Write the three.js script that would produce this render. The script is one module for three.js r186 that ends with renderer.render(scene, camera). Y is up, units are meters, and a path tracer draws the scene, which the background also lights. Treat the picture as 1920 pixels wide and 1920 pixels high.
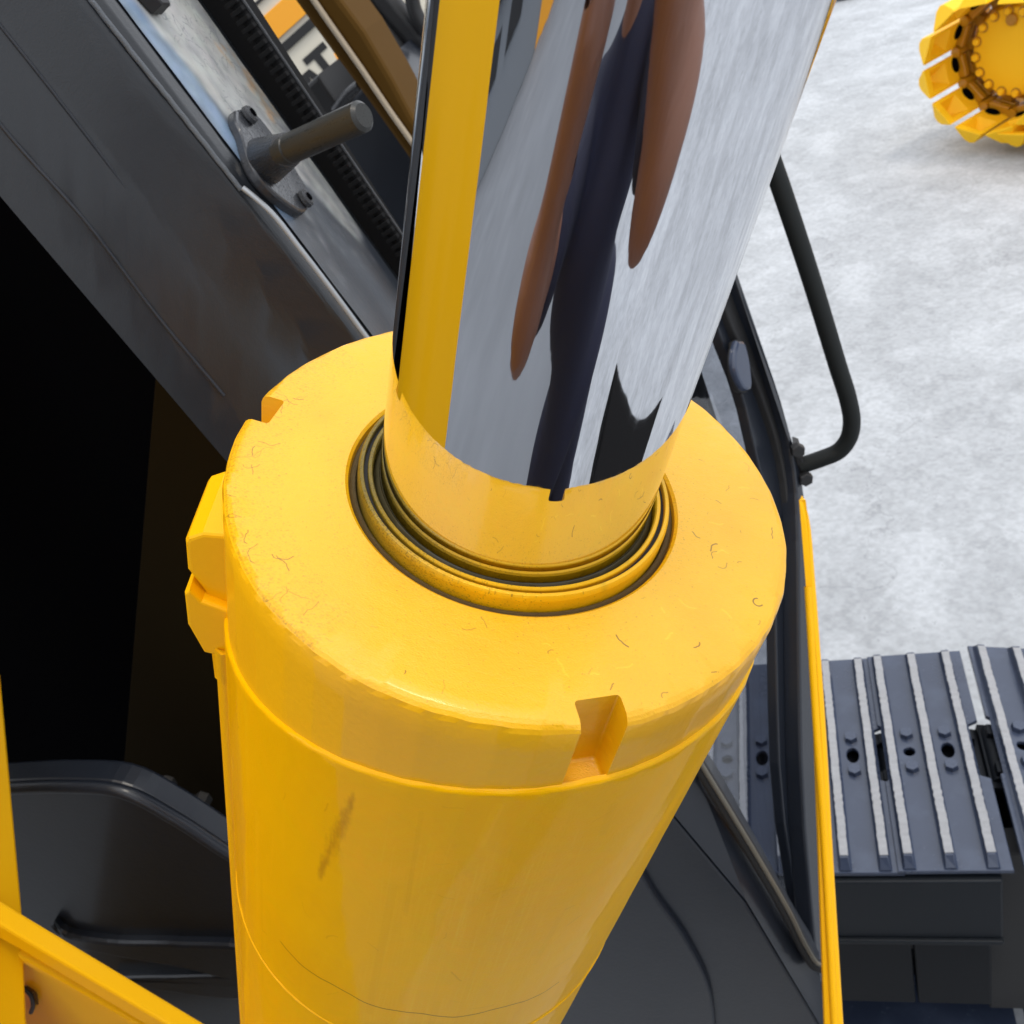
import * as THREE from 'three';
import { mergeGeometries, mergeVertices, toCreasedNormals } from 'three/addons/utils/BufferGeometryUtils.js';
import { RoundedBoxGeometry } from 'three/addons/geometries/RoundedBoxGeometry.js';
import { TextGeometry } from 'three/addons/geometries/TextGeometry.js';
import { FontLoader } from 'three/addons/loaders/FontLoader.js';
import { MarchingCubes } from 'three/addons/objects/MarchingCubes.js';
import { Brush, Evaluator, SUBTRACTION } from 'three-bvh-csg';

// ---------------------------------------------------------------- camera, sky, sun, exposure
const scene = new THREE.Scene();
const V = (x, y, z) => new THREE.Vector3(x, y, z);
const EYE = V(0, 2.1, 0);                       // the phone is held 2.1 m above the yard
const RIGHT = V(0.95, -0.2601, -0.1728).normalize(), UPV = V(0.1123, 0.8008, -0.5883), BACK = V(0.2914, 0.5395, 0.7899);
const camera = new THREE.PerspectiveCamera(53.13, 1, 0.01, 600);
camera.position.copy(EYE);
camera.quaternion.setFromRotationMatrix(new THREE.Matrix4().makeBasis(RIGHT, UPV, BACK));
camera.focus = 0.33; camera.userData.fStop = 40;
scene.add(camera);

let seed = 7;
const rnd = () => { seed = (seed * 1664525 + 1013904223) >>> 0; return seed / 4294967296; };
const rr = (a, b) => a + (b - a) * rnd();
const SUN = V(0.32, 0.90, 0.10).normalize();
{
  const w = 512, h = 256, data = new Float32Array(w * h * 4);
  const blobs = []; for (let i = 0; i < 60; i++) blobs.push([rnd() * 6.283, rr(0.05, 1.2), rr(0.12, 0.45), rr(-0.16, 0.16)]);
  for (let j = 0; j < h; j++) for (let i = 0; i < w; i++) {
    const el = ((j + 0.5) / h - 0.5) * Math.PI, az = (i + 0.5) / w * 2 * Math.PI;
    const d = V(Math.cos(el) * Math.cos(az), Math.sin(el), Math.cos(el) * Math.sin(az));
    let l = 0.95 + 0.25 * Math.max(0, d.y);
    for (const [ba, be, s, k] of blobs) { let da = Math.abs(az - ba); da = Math.min(da, 6.2832 - da) * Math.cos(el); const q = (da * da * 0.4 + (el - be) * (el - be)) / (s * s); if (q < 6) l += k * Math.exp(-q); }
    // u = 0.5 looks along -x in three's equirect convention: flip to match the sun
    const sd = V(-d.x, d.y, -d.z).dot(SUN); if (sd > 0) l += 0.9 * Math.pow(sd, 12);
    const k = (j * w + i) * 4; data[k] = l * 0.95; data[k + 1] = l * 0.99; data[k + 2] = l * 1.06; data[k + 3] = 1;
  }
  const t = new THREE.DataTexture(data, w, h, THREE.RGBAFormat, THREE.FloatType);
  t.mapping = THREE.EquirectangularReflectionMapping; t.magFilter = THREE.LinearFilter; t.minFilter = THREE.LinearFilter; t.needsUpdate = true;
  scene.background = t; scene.environment = t; scene.backgroundIntensity = 0.9; scene.environmentIntensity = 0.9;
}
const sun = new THREE.DirectionalLight(0xfff1dc, 0.8);
sun.position.copy(SUN).multiplyScalar(20); sun.castShadow = true; sun.shadow.radius = 22; sun.shadow.mapSize.set(2048, 2048);
Object.assign(sun.shadow.camera, { left: -9, right: 9, top: 9, bottom: -9, near: 1, far: 50 });
scene.add(sun); scene.add(sun.target);
const renderer = new THREE.WebGLRenderer({ antialias: true });
renderer.toneMapping = THREE.LinearToneMapping; renderer.toneMappingExposure = 1.40; renderer.shadowMap.enabled = true;

// ---------------------------------------------------------------- helpers
const names = {};
function numbered(n) { const k = names[n] = (names[n] ?? -1) + 1; return k ? n + '_' + String(k).padStart(3, '0') : n; }
function tag(o, label, category, group) { o.userData = { ...o.userData, label, category }; if (group) o.userData.group = group; return o; }
function base(name, label, category, p = V(0, 0, 0), group) { const g = new THREE.Group(); g.name = numbered(name); g.position.copy(p); scene.add(g); return label ? tag(g, label, category, group) : g; }
function mesh(name, geo, mat, parent, label) {
  const m = new THREE.Mesh(geo, mat); m.name = name; m.castShadow = m.receiveShadow = true;
  if (label) m.userData.label = label;
  (parent || scene).add(m); return m;
}
function part(name, geoWorld, mat, parent, label) {   // geometry given in world coordinates, stored in the parent's own axes
  parent.updateMatrixWorld(true); geoWorld.applyMatrix4(parent.matrixWorld.clone().invert());
  return mesh(name, geoWorld, mat, parent, label);
}
const zP = (z) => ({ n: V(0, 0, 1), p: V(0, EYE.y, z) });
const xP = (x) => ({ n: V(1, 0, 0), p: V(x, EYE.y, 0) });
const pl3 = (a, b, c) => { const n = b.clone().sub(a).cross(c.clone().sub(a)).normalize(); if (n.dot(EYE.clone().sub(a)) < 0) n.negate(); return { n, p: a }; };
const ray = (x, y) => RIGHT.clone().multiplyScalar(x - 960).addScaledVector(UPV, 960 - y).addScaledVector(BACK, -1920).normalize();
// where a sight line of the survey photograph meets a surveyed plane of the machine (off = metres proud of the plane)
function at(x, y, pl, off = 0) { const d = ray(x, y); const p = pl.p.clone().addScaledVector(pl.n, off); return EYE.clone().addScaledVector(d, p.sub(EYE).dot(pl.n) / d.dot(pl.n)); }
function slab(pts, pl, off, depth, bevel = 0.002, holes = []) {   // a plate lying in the plane with the outline pts, its thickness going away from the viewer
  const z = pl.n.clone(), x = V(0, 1, 0).cross(z).normalize(), y = z.clone().cross(x);
  const P = pts.map((q) => q.isVector3 ? q : at(q[0], q[1], pl, off)), o = P[0];
  const two = (p) => { const d = p.clone().sub(o); return new THREE.Vector2(d.dot(x), d.dot(y)); };
  const s = new THREE.Shape(P.map(two));
  for (const h of holes) s.holes.push(new THREE.Path(h.map((q) => two(at(q[0], q[1], pl, off)))));
  const g = new THREE.ExtrudeGeometry(s, { depth: Math.max(1e-4, depth - 2 * bevel), bevelEnabled: bevel > 0, bevelSize: bevel, bevelThickness: bevel, bevelOffset: -bevel, bevelSegments: 2, curveSegments: 8 });
  g.translate(0, 0, -depth + bevel);
  g.applyMatrix4(new THREE.Matrix4().makeBasis(x, y, z).setPosition(o));
  return g;
}
const curve = (pts, n) => new THREE.CatmullRomCurve3(pts, false, 'centripetal').getPoints(n);
function smooth2(pts, n) { return new THREE.CatmullRomCurve3(pts.map((p) => V(p[0], p[1], 0)), false, 'centripetal').getPoints(n).map((p) => [p.x, p.y]); }
const tube = (pts, r, seg = 60, rs = 14) => new THREE.TubeGeometry(new THREE.CatmullRomCurve3(pts, false, 'centripetal'), seg, r, rs, false);
function cyl(a, b, r1, r2 = r1, seg = 28, bev = 0) {
  const d = b.clone().sub(a), L = d.length();
  const pr = bev ? [[0, 0], [r1 - bev, 0], [r1, bev], [r2, L - bev], [r2 - bev, L], [0, L]] : [[0, 0], [r1, 0], [r2, L], [0, L]];
  const g = toCreasedNormals(new THREE.LatheGeometry(pr.map((p) => new THREE.Vector2(p[0], p[1])), seg), 0.6);
  g.applyQuaternion(new THREE.Quaternion().setFromUnitVectors(V(0, 1, 0), d.normalize())); g.translate(a.x, a.y, a.z); return g;
}
function box(w, h, d, x = 0, y = 0, z = 0, r = 0.002) { const g = new RoundedBoxGeometry(w, h, d, 2, Math.min(r, w / 2.2, h / 2.2, d / 2.2)); g.translate(x, y, z); return g; }
const merge = (a) => mergeGeometries(a.map((g) => { const q = g.index ? g.toNonIndexed() : g; for (const k of Object.keys(q.attributes)) if (!['position', 'normal', 'uv'].includes(k)) q.deleteAttribute(k); q.clearGroups?.(); return q; }));
function revolve(prof, n = 256, warp) {   // closed profile of [r, y] turned about y; warp(theta, r, y) may move y
  const pos = [], idx = [], m = prof.length;
  for (let i = 0; i < n; i++) { const t = i / n * 2 * Math.PI; for (const [r, y] of prof) pos.push(r * Math.sin(t), warp ? warp(t, r, y) : y, r * Math.cos(t)); }
  for (let i = 0; i < n; i++) for (let j = 0; j < m; j++) { const a = i * m + j, b = i * m + (j + 1) % m, c = ((i + 1) % n) * m + (j + 1) % m, d = ((i + 1) % n) * m + j; idx.push(a, d, b, b, d, c); }
  const g = new THREE.BufferGeometry(); g.setAttribute('position', new THREE.Float32BufferAttribute(pos, 3)); g.setIndex(idx);
  let vol = 0; const p = (k) => V(pos[3 * k], pos[3 * k + 1], pos[3 * k + 2]);
  for (let k = 0; k < idx.length; k += 3) vol += p(idx[k]).dot(p(idx[k + 1]).cross(p(idx[k + 2])));
  if (vol < 0) for (let k = 0; k < idx.length; k += 3) { const q = idx[k]; idx[k] = idx[k + 1]; idx[k + 1] = q; }
  g.setIndex(idx); g.setAttribute('uv', new THREE.Float32BufferAttribute(new Float32Array(pos.length / 3 * 2), 2)); g.computeVertexNormals();
  return g;
}

// ---------------------------------------------------------------- procedural textures
function noiseField(n, cells, oct, s) {   // tiling value noise
  let q = s; const R = () => { q = (q * 1664525 + 1013904223) >>> 0; return q / 4294967296; };
  const out = new Float32Array(n * n); let amp = 1, tot = 0;
  for (let o = 0; o < oct; o++) {
    const [cx, cy] = [cells[0] << o, cells[1] << o], g = new Float32Array(cx * cy).map(R);
    for (let j = 0; j < n; j++) { const fy = j / n * cy, y0 = fy | 0, ty = fy - y0, sy = ty * ty * (3 - 2 * ty), ra = (y0 % cy) * cx, rb = ((y0 + 1) % cy) * cx;
      for (let i = 0; i < n; i++) { const fx = i / n * cx, x0 = fx | 0, tx = fx - x0, sx = tx * tx * (3 - 2 * tx), xa = x0 % cx, xb = (x0 + 1) % cx;
        out[j * n + i] += amp * ((g[ra + xa] * (1 - sx) + g[ra + xb] * sx) * (1 - sy) + (g[rb + xa] * (1 - sx) + g[rb + xb] * sx) * sy); } }
    tot += amp; amp *= 0.55;
  }
  return out.map((v) => v / tot);
}
function dataTex(n, fn, srgb) {
  const d = new Uint8Array(n * n * 4);
  for (let k = 0; k < n * n; k++) { const c = fn(k); d[4 * k] = c[0]; d[4 * k + 1] = c[1]; d[4 * k + 2] = c[2]; d[4 * k + 3] = 255; }
  const t = new THREE.DataTexture(d, n, n); t.wrapS = t.wrapT = THREE.RepeatWrapping; t.magFilter = THREE.LinearFilter; t.minFilter = THREE.LinearMipmapLinearFilter; t.generateMipmaps = true;
  if (srgb) t.colorSpace = THREE.SRGBColorSpace; t.needsUpdate = true; return t;
}
const clamp = (v) => Math.max(0, Math.min(255, v));
const rep = (t, x, y) => { const c = t.clone(); c.repeat.set(x, y); c.needsUpdate = true; return c; };
const nA = noiseField(512, [8, 8], 6, 11), nB = noiseField(512, [3, 3], 5, 23), nStreak = noiseField(512, [64, 2], 3, 5), nFine = noiseField(512, [90, 90], 2, 31);
const texPeel = dataTex(512, (k) => { const v = clamp(40 + 130 * nA[k] + 60 * nFine[k]); return [v, v, v]; });
const texRough = dataTex(512, (k) => { const v = clamp(150 + 160 * (nA[k] - 0.5) + 60 * (nFine[k] - 0.5)); return [v, v, v]; });
const canvasTex = (w, h, draw) => { const c = document.createElement('canvas'); c.width = w; c.height = h; draw(c.getContext('2d'), w, h); const t = new THREE.CanvasTexture(c); t.colorSpace = THREE.SRGBColorSpace; t.wrapS = t.wrapT = THREE.RepeatWrapping; return t; };
function squiggle(g, x, y, len, wid, col, bend = 1) {
  g.strokeStyle = col; g.lineWidth = wid; g.lineCap = 'round'; g.beginPath(); g.moveTo(x, y); let a = rnd() * 6.283;
  for (let i = 0; i < 6; i++) { a += rr(-1, 1) * bend; x += Math.cos(a) * len / 6; y += Math.sin(a) * len / 6; g.lineTo(x, y); } g.stroke();
}
function mottle(g, x0, y0, w, h, n, smin, smax, cols, alpha) {
  for (let i = 0; i < n; i++) { const x = x0 + rnd() * w, y = y0 + rnd() * h, s = rr(smin, smax); const q = g.createRadialGradient(x, y, 0, x, y, s); const c = cols[Math.floor(rnd() * cols.length)];
    q.addColorStop(0, `rgba(${c},${alpha * rr(0.4, 1)})`); q.addColorStop(1, `rgba(${c},0)`); g.fillStyle = q; g.fillRect(x - s, y - s, 2 * s, 2 * s); }
}
const YEL = '#edb100';

// ---------------------------------------------------------------- materials
const phys = (o) => new THREE.MeshPhysicalMaterial({ side: THREE.DoubleSide, ...o });
const lin = (r, g, b) => new THREE.Color().setRGB(r, g, b);
const texSteel = dataTex(512, (k) => { const d = Math.max(0, nA[k] * 1.6 - 0.72) + 0.35 * Math.max(0, nFine[k] - 0.62); const v = 196 + 50 * (nB[k] - 0.5); return [clamp(v + 150 * d), clamp(v + 140 * d), clamp(v + 110 * d)]; });
const M = {
  yellow: phys({ color: new THREE.Color(YEL), roughness: 0.5, specularIntensity: 0.3, clearcoat: 0.14, clearcoatRoughness: 0.14, bumpMap: rep(texPeel, 6, 6), bumpScale: 0.0003 }),
  yellowFar: phys({ color: new THREE.Color('#fcc41a'), roughness: 0.55, specularIntensity: 0.5 }),
  yellowOld: phys({ color: new THREE.Color('#b07c10'), roughness: 0.6, roughnessMap: texRough }),
  mustard: phys({ color: new THREE.Color('#523809'), roughness: 0.8, specularIntensity: 0.4 }),
  grey: phys({ color: lin(0.0085, 0.0115, 0.0185), roughness: 0.42, specularIntensity: 0.7, clearcoat: 0.35, clearcoatRoughness: 0.14, bumpMap: rep(texPeel, 4, 4), bumpScale: 0.0004 }),
  greyPillar: phys({ color: lin(0.0095, 0.0115, 0.015), roughness: 0.4, specularIntensity: 0.5, clearcoat: 0.5, clearcoatRoughness: 0.22, bumpMap: rep(texPeel, 4, 4), bumpScale: 0.0004 }),
  greyRough: phys({ color: lin(0.026, 0.028, 0.033), roughness: 0.5, roughnessMap: rep(texRough, 3, 3), clearcoat: 0.25, clearcoatRoughness: 0.3, bumpMap: rep(texPeel, 8, 8), bumpScale: 0.0008 }),
  steelBlue: phys({ map: rep(texSteel, 3, 3), color: lin(0.046, 0.062, 0.108), roughness: 0.4, roughnessMap: rep(texRough, 2, 2), clearcoat: 0.2, clearcoatRoughness: 0.35 }),
  worn: phys({ map: rep(texSteel, 9, 9), color: lin(0.46, 0.47, 0.50), roughness: 0.55, metalness: 0.2, roughnessMap: rep(texRough, 6, 6), bumpMap: rep(texPeel, 20, 20), bumpScale: 0.001 }),
  rail: phys({ color: lin(0.010, 0.012, 0.012), roughness: 0.6, specularIntensity: 0.5 }),
  dullRubber: phys({ color: lin(0.008, 0.008, 0.0085), roughness: 0.9, specularIntensity: 0.3 }),
  navyPaint: phys({ color: lin(0.0045, 0.006, 0.009), roughness: 0.5, specularIntensity: 0.35 }),
  boxPaint: phys({ color: lin(0.007, 0.010, 0.0145), roughness: 0.5, specularIntensity: 0.55 }),
  black: phys({ color: lin(0.012, 0.012, 0.013), roughness: 0.55 }),
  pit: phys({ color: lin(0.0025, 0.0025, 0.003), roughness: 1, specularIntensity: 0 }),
  rubber: phys({ color: lin(0.011, 0.011, 0.012), roughness: 0.7 }),
  glass: phys({ color: lin(0.62, 0.64, 0.68), transmission: 1, roughness: 0.03, thickness: 0 }),
  shadedYellow: phys({ color: new THREE.Color('#1c1403'), roughness: 0.9, specularIntensity: 0.2 }),  // yellow paint darkened to stand for deep shade
  pin: phys({ color: lin(0.026, 0.027, 0.026), roughness: 0.6, specularIntensity: 0.6, roughnessMap: rep(texRough, 3, 3) }),
  cream: phys({ color: lin(0.62, 0.58, 0.48), roughness: 0.6 }),
  orange: phys({ color: lin(0.85, 0.36, 0.02), roughness: 0.5 }),
  skin: phys({ color: lin(0.20, 0.092, 0.058), roughness: 0.5 }),
  navy: phys({ color: lin(0.008, 0.009, 0.028), roughness: 0.85, sheen: 0.2, sheenRoughness: 0.6 }),
  hair: phys({ color: lin(0.012, 0.009, 0.008), roughness: 0.6 }),
};

// ---------------------------------------------------------------- the setting: the concrete yard
{
  const g1 = noiseField(1024, [4, 4], 8, 77), g2 = noiseField(1024, [18, 18], 6, 99), g3 = noiseField(1024, [9, 9], 7, 41), g4 = noiseField(1024, [150, 150], 2, 17);
  const st = (a, b, v) => { const t = Math.max(0, Math.min(1, (v - a) / (b - a))); return t * t * (3 - 2 * t); };
  const tC = dataTex(1024, (k) => {   // trowelled concrete: pale laitance patches over grey, with grit and small scuffs
    const sc = Math.abs(g1[k] - 0.5) < 0.004 ? -12 : 0, pit = g4[k] > 0.86 ? -22 : 0; const v = 167 + sc + pit + 16 * (g1[k] - 0.5) + 8 * st(0.45, 0.56, g2[k]) - 7 * st(0.55, 0.64, g3[k]) + 5 * st(0.54, 0.6, 1 - g3[k]) + 26 * (g4[k] - 0.5);
    return [clamp(v * 0.985), clamp(v * 1.006), clamp(v * 1.030)]; }, true);
  const tB = dataTex(1024, (k) => { const v = clamp(255 * (0.4 * g1[k] + 0.6 * g2[k])); return [v, v, v]; });
  tC.anisotropy = 8; tC.repeat.set(190, 190); tB.repeat.set(190, 190);
  const g = new THREE.PlaneGeometry(400, 400); g.rotateX(-Math.PI / 2);
  const m = mesh('ground', g, phys({ map: tC, roughness: 0.75, bumpMap: tB, bumpScale: 0.003 }), scene); m.userData.kind = 'structure';
  // added darker ground sheet, out of view, dims the yard mirrored in the rod
  const tR = dataTex(512, (k) => { const v = 110 + 9 * (nA[k] - 0.5) + 16 * (nB[k] - 0.5); return [clamp(v), clamp(v * 1.03), clamp(v * 1.07)]; }, true); tR.repeat.set(0.25, 0.25);
  const rs = new THREE.Shape([[-0.22, -0.75], [-0.22, -40], [-60, -40], [-60, 14], [-7, 14], [-1.3, -0.1]].map((q) => new THREE.Vector2(...q)));
  const rg = new THREE.ShapeGeometry(rs); rg.rotateX(-Math.PI / 2); rg.translate(0, 0.004, 0);
  mesh('added_dark_ground', rg, phys({ map: tR, roughness: 0.8 }), scene).userData.kind = 'structure';
}

// ================================================================ the boom cylinder
{
  const cy = base('hydraulic_cylinder', 'large yellow boom cylinder with bare chrome rod in the foreground', 'hydraulic cylinder', EYE.clone().add(V(-0.0887, -0.1613, -0.2494)));
  const up = V(0.4346, 0.8945, 0.1051).normalize();
  const toEye = EYE.clone().sub(cy.position); toEye.addScaledVector(up, -toEye.dot(up)).normalize();
  const side = up.clone().cross(toEye);
  cy.quaternion.setFromRotationMatrix(new THREE.Matrix4().makeBasis(side, up, toEye));
  const R = 0.0853;
  const seam = (t) => -0.050 + 0.018 * Math.cos(t) + 0.016 * Math.sin(t);
  const peel = (t, y) => 0.00006 * Math.sin(t * 23 + 3 * Math.sin(t * 5)) + 0.00005 * Math.sin(t * 61 + y * 300);

  // paint of head and barrel: left half of the sheet is the end face, right half the side
  const headMap = canvasTex(2048, 1024, (g) => {
    g.fillStyle = YEL; g.fillRect(0, 0, 2048, 1024);
    mottle(g, 0, 0, 1024, 1024, 260, 20, 120, ['222,150,0', '246,190,40', '215,160,30'], 0.16);
    const P = (th, r) => [512 + Math.sin(th) * r * 5600, 512 + Math.cos(th) * r * 5600];
    for (let i = 0; i < 5200; i++) {   // grime gathered at the left rim and the seal
      const t = rr(-2.2, -0.5), r = 0.0845 - Math.pow(rnd(), 2.2) * 0.016, [x, y] = P(t, r); g.fillStyle = `rgba(130,98,30,${rr(0.04, 0.2)})`; g.fillRect(x, y, rr(1, 4), rr(1, 3)); }
    for (let i = 0; i < 3200; i++) { const t = rr(-3.2, 3.2), r = 0.049 + Math.pow(rnd(), 2.6) * 0.012, [x, y] = P(t, r); g.fillStyle = `rgba(120,90,26,${rr(0.04, 0.2)})`; g.fillRect(x, y, rr(1, 3), rr(1, 3)); }
    for (let i = 0; i < 900; i++) { const [x, y] = P(rr(-3.2, 3.2), rr(0.05, 0.084)); g.fillStyle = `rgba(120,80,10,${rr(0.1, 0.5)})`; g.fillRect(x, y, rr(1, 2), rr(1, 2)); }
    for (let i = 0; i < 30; i++) { const [x, y] = P(rr(-1.9, -0.6), rr(0.074, 0.083)); squiggle(g, x, y, rr(14, 60), rr(0.7, 1.5), `rgba(92,64,14,${rr(0.3, 0.7)})`, 0.9); }
    for (let i = 0; i < 26; i++) { const [x, y] = P(rr(-0.6, 2.2), rr(0.056, 0.082)); squiggle(g, x, y, rr(6, 30), rr(0.7, 1.9), `rgba(92,62,8,${rr(0.3, 0.85)})`, 0.7); }
    for (let i = 0; i < 12; i++) { const [x, y] = P(rr(0.2, 2.0), rr(0.056, 0.082)); squiggle(g, x, y, rr(10, 34), rr(2, 4), 'rgba(255,206,60,0.35)', 0.5); }
    g.strokeStyle = 'rgba(90,62,12,.8)'; g.lineWidth = 2; g.beginPath(); g.arc(...P(1.25, 0.079), 8, 0.5, 4.6); g.stroke();
    g.fillStyle = YEL; g.fillRect(1024, 0, 1024, 1024);
    mottle(g, 1024, 0, 1024, 1024, 300, 20, 110, ['222,150,0', '240,176,20', '210,140,0'], 0.2);
    for (let i = 0; i < 60; i++) squiggle(g, 1024 + rnd() * 1024, rnd() * 1024, rr(10, 60), rr(1, 2.5), `rgba(140,90,0,${rr(0.15, 0.5)})`, 0.5);
  });
  const mHead = phys({ map: headMap, roughness: 0.42, specularIntensity: 0.8, clearcoat: 0.35, clearcoatRoughness: 0.13, bumpMap: rep(texPeel, 9, 9), bumpScale: 0.00035 });
  const prof = [[0.0498, -0.0006], [0.0507, 0.0002]];
  for (const r of [0.056, 0.062, 0.068, 0.074, 0.079]) prof.push([r, 0.0002]);
  prof.push([R - 0.0026, 0.0001], [R - 0.0014, -0.0004], [R - 0.0005, -0.0013], [R, -0.0030], [R, -0.012], [R, -0.03], [R, -0.0755], [0.0494, -0.0755], [0.0494, -0.0022]);
  const hg = revolve(prof, 360, (t, r, y) => (y > -0.003 && r > 0.07 ? y - 0.0011 * Math.exp(-Math.pow((t - 0.43) / 0.14, 2)) * Math.max(0, (r - 0.074) / 0.011) : y));
  { const p = hg.attributes.position; for (let i = 0; i < p.count; i++) { const x = p.getX(i), z = p.getZ(i), y = p.getY(i), r = Math.hypot(x, z), t = Math.atan2(x, z); if (r > 0.083 && y > -0.07) { const k = 1 + (peel(t, y) + (y > -0.004 ? 0.00008 * Math.sin(t * 37 + 2 * Math.sin(t * 11)) : 0)) / r; p.setX(i, x * k); p.setZ(i, z * k); } } hg.computeVertexNormals(); }
  const ev = new Evaluator(); ev.useGroups = false; ev.attributes = ['position', 'normal', 'uv'];
  let hb = new Brush(hg); hb.updateMatrixWorld();
  for (const [deg, w] of [[24.6, 0.0126], [-96.6, 0.0122], [145.8, 0.0124]]) {
    const c = new Brush(box(w, 0.06, 0.04, 0, 0.03 - 0.0292, 0.0772 + 0.02, 0.0012)); c.rotation.y = deg * Math.PI / 180; c.updateMatrixWorld();
    hb = ev.evaluate(hb, c, SUBTRACTION);
  }
  let g2 = toCreasedNormals(hb.geometry.toNonIndexed ? (hb.geometry.index ? hb.geometry.toNonIndexed() : hb.geometry) : hb.geometry, 0.5);
  { const p = g2.attributes.position, n = g2.attributes.normal, uv = new Float32Array(p.count * 2);
    for (let f = 0; f < p.count; f += 3) {
      const top = (n.getY(f) + n.getY(f + 1) + n.getY(f + 2)) / 3 > 0.6; let t0 = null;
      for (let k = f; k < f + 3; k++) { const x = p.getX(k), y = p.getY(k), z = p.getZ(k);
        if (top) { uv[2 * k] = 0.5 * (0.5 + x * 5.47); uv[2 * k + 1] = 1 - (0.5 + z * 5.47); }
        else { let t = Math.atan2(x, z); if (t0 === null) t0 = t; else if (t - t0 > 3) t -= 6.2832; else if (t0 - t > 3) t += 6.2832; uv[2 * k] = 0.5 + 0.5 * Math.min(0.999, Math.max(0.001, (t / 6.2832 + 0.5))); uv[2 * k + 1] = 1 + y * 1.0; } } }
    g2.setAttribute('uv', new THREE.BufferAttribute(uv, 2)); }
  mesh('cylinder_head', g2, mHead, cy, 'yellow end cap with notches and cracked paint');

  // barrel: its top lip runs as an oblique weld seam round the head
  const bMap = canvasTex(2048, 2048, (g, w, h) => {
    g.fillStyle = YEL; g.fillRect(0, 0, w, h);
    mottle(g, 0, 0, w, h, 240, 40, 220, ['222,150,0', '244,182,20', '210,142,0'], 0.16);
    const X = (deg) => (deg / 360 + 0.5) * w, Y = (y) => -y / 0.62 * h;
    for (let i = 0; i < 420; i++) { const x = X(rr(-10, 36)), y = Y(rr(-0.26, -0.05)), l = rr(30, 200); g.strokeStyle = `rgba(240,196,90,${rr(0.04, 0.2)})`; g.lineWidth = rr(0.8, 2); g.beginPath(); g.moveTo(x, y); g.lineTo(x + rr(-5, 5), y + l); g.stroke(); }
    for (let i = 0; i < 800; i++) { const q = rnd(); const w3 = rr(-1, 1) * rr(0, 1) * (0.6 + 1.6 * Math.sin(q * 3.1)), x = X(-17 - 6 * q + w3), y = Y(-0.052 - 0.055 * q + rr(-0.004, 0.004)); g.fillStyle = `rgba(180,122,14,${rr(0.02, 0.08)})`; g.fillRect(x, y, rr(1.5, 6), rr(2, 20)); }
    for (let i = 0; i < 60; i++) squiggle(g, X(rr(-70, 70)), Y(rr(-0.3, -0.02)), rr(6, 40), rr(0.8, 2.4), `rgba(180,120,6,${rr(0.1, 0.3)})`, 0.3); for (let i = 0; i < 120; i++) { const x = X(rr(-80, 80)), y = Y(rr(-0.5, -0.02)), l = rr(40, 420); g.strokeStyle = rnd() < 0.5 ? `rgba(205,140,0,${rr(0.03, 0.1)})` : `rgba(252,200,60,${rr(0.03, 0.1)})`; g.lineWidth = rr(2, 12); g.beginPath(); g.moveTo(x, y); g.lineTo(x + rr(-8, 8), y + l); g.stroke(); }
    g.strokeStyle = 'rgba(120,78,6,.8)'; g.lineWidth = 2; g.beginPath(); for (let d = -34; d < 44; d++) g.lineTo(X(d), Y(-0.190 + 0.0012 * Math.sin(d * 0.3))); g.stroke();
  });
  bMap.wrapT = THREE.ClampToEdgeWrapping;
  const mBarrel = phys({ map: bMap, roughness: 0.45, specularIntensity: 0.1, clearcoat: 0.24, clearcoatRoughness: 0.06, bumpMap: rep(texPeel, 10, 10), bumpScale: 0.0003 });
  const rows = [[0.0848, 0.0004], [0.0858, 0.0002], [0.0864, -0.0004], [0.0866, -0.0014]];
  for (let i = 0; i <= 40; i++) rows.push([0.0866, -0.004 - i * 0.0145]);
  const pos = [], uv = [], idx = [], N = 300;
  for (let i = 0; i <= N; i++) { const t = (i / N - 0.5) * 2 * Math.PI; for (const [r, d] of rows) { const y = d > -0.01 ? seam(t) + d : Math.min(seam(t) - 0.004, d - 0.03), q = r + (d < -0.001 ? peel(t, y) : 0.0002 * Math.sin(t * 40 + Math.sin(t * 13))); pos.push(q * Math.sin(t), y, q * Math.cos(t)); uv.push(i / N, 1 + y / 0.62); } }
  for (let i = 0; i < N; i++) for (let j = 0; j < rows.length - 1; j++) { const a = i * rows.length + j, b = a + 1, c = a + rows.length, d = c + 1; idx.push(a, b, c, b, d, c); }
  const bg = new THREE.BufferGeometry(); bg.setAttribute('position', new THREE.Float32BufferAttribute(pos, 3)); bg.setAttribute('uv', new THREE.Float32BufferAttribute(uv, 2)); bg.setIndex(idx); bg.computeVertexNormals();
  mesh('barrel', bg, mBarrel, cy);
  const bead = []; for (let i = 0; i <= 160; i++) { const t = i / 160 * 6.2832; bead.push(V(0.0866 * Math.sin(t), -0.2345 + 0.0085 * Math.cos(t - 0.25) - 0.0085 * (1 - Math.cos(t - 0.25)) * 0.2, 0.0866 * Math.cos(t))); }
  mesh('weld_bead', new THREE.TubeGeometry(new THREE.CatmullRomCurve3(bead, true), 240, 0.0006, 6, true), M.yellow, cy);

  // bare chrome rod
  const tS = dataTex(512, (k) => { const v = clamp(3 + 16 * Math.pow(nStreak[k], 3) + 3 * nFine[k]); return [v, v, v]; });
  const tSB = dataTex(512, (k) => { const v = clamp(255 * nStreak[k]); return [v, v, v]; });
  tS.repeat.set(3, 1); tSB.repeat.set(3, 1);
  const rg = new THREE.CylinderGeometry(0.0409, 0.0409, 1.5, 400, 1, false); rg.translate(0, 0.69, 0);
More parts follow.
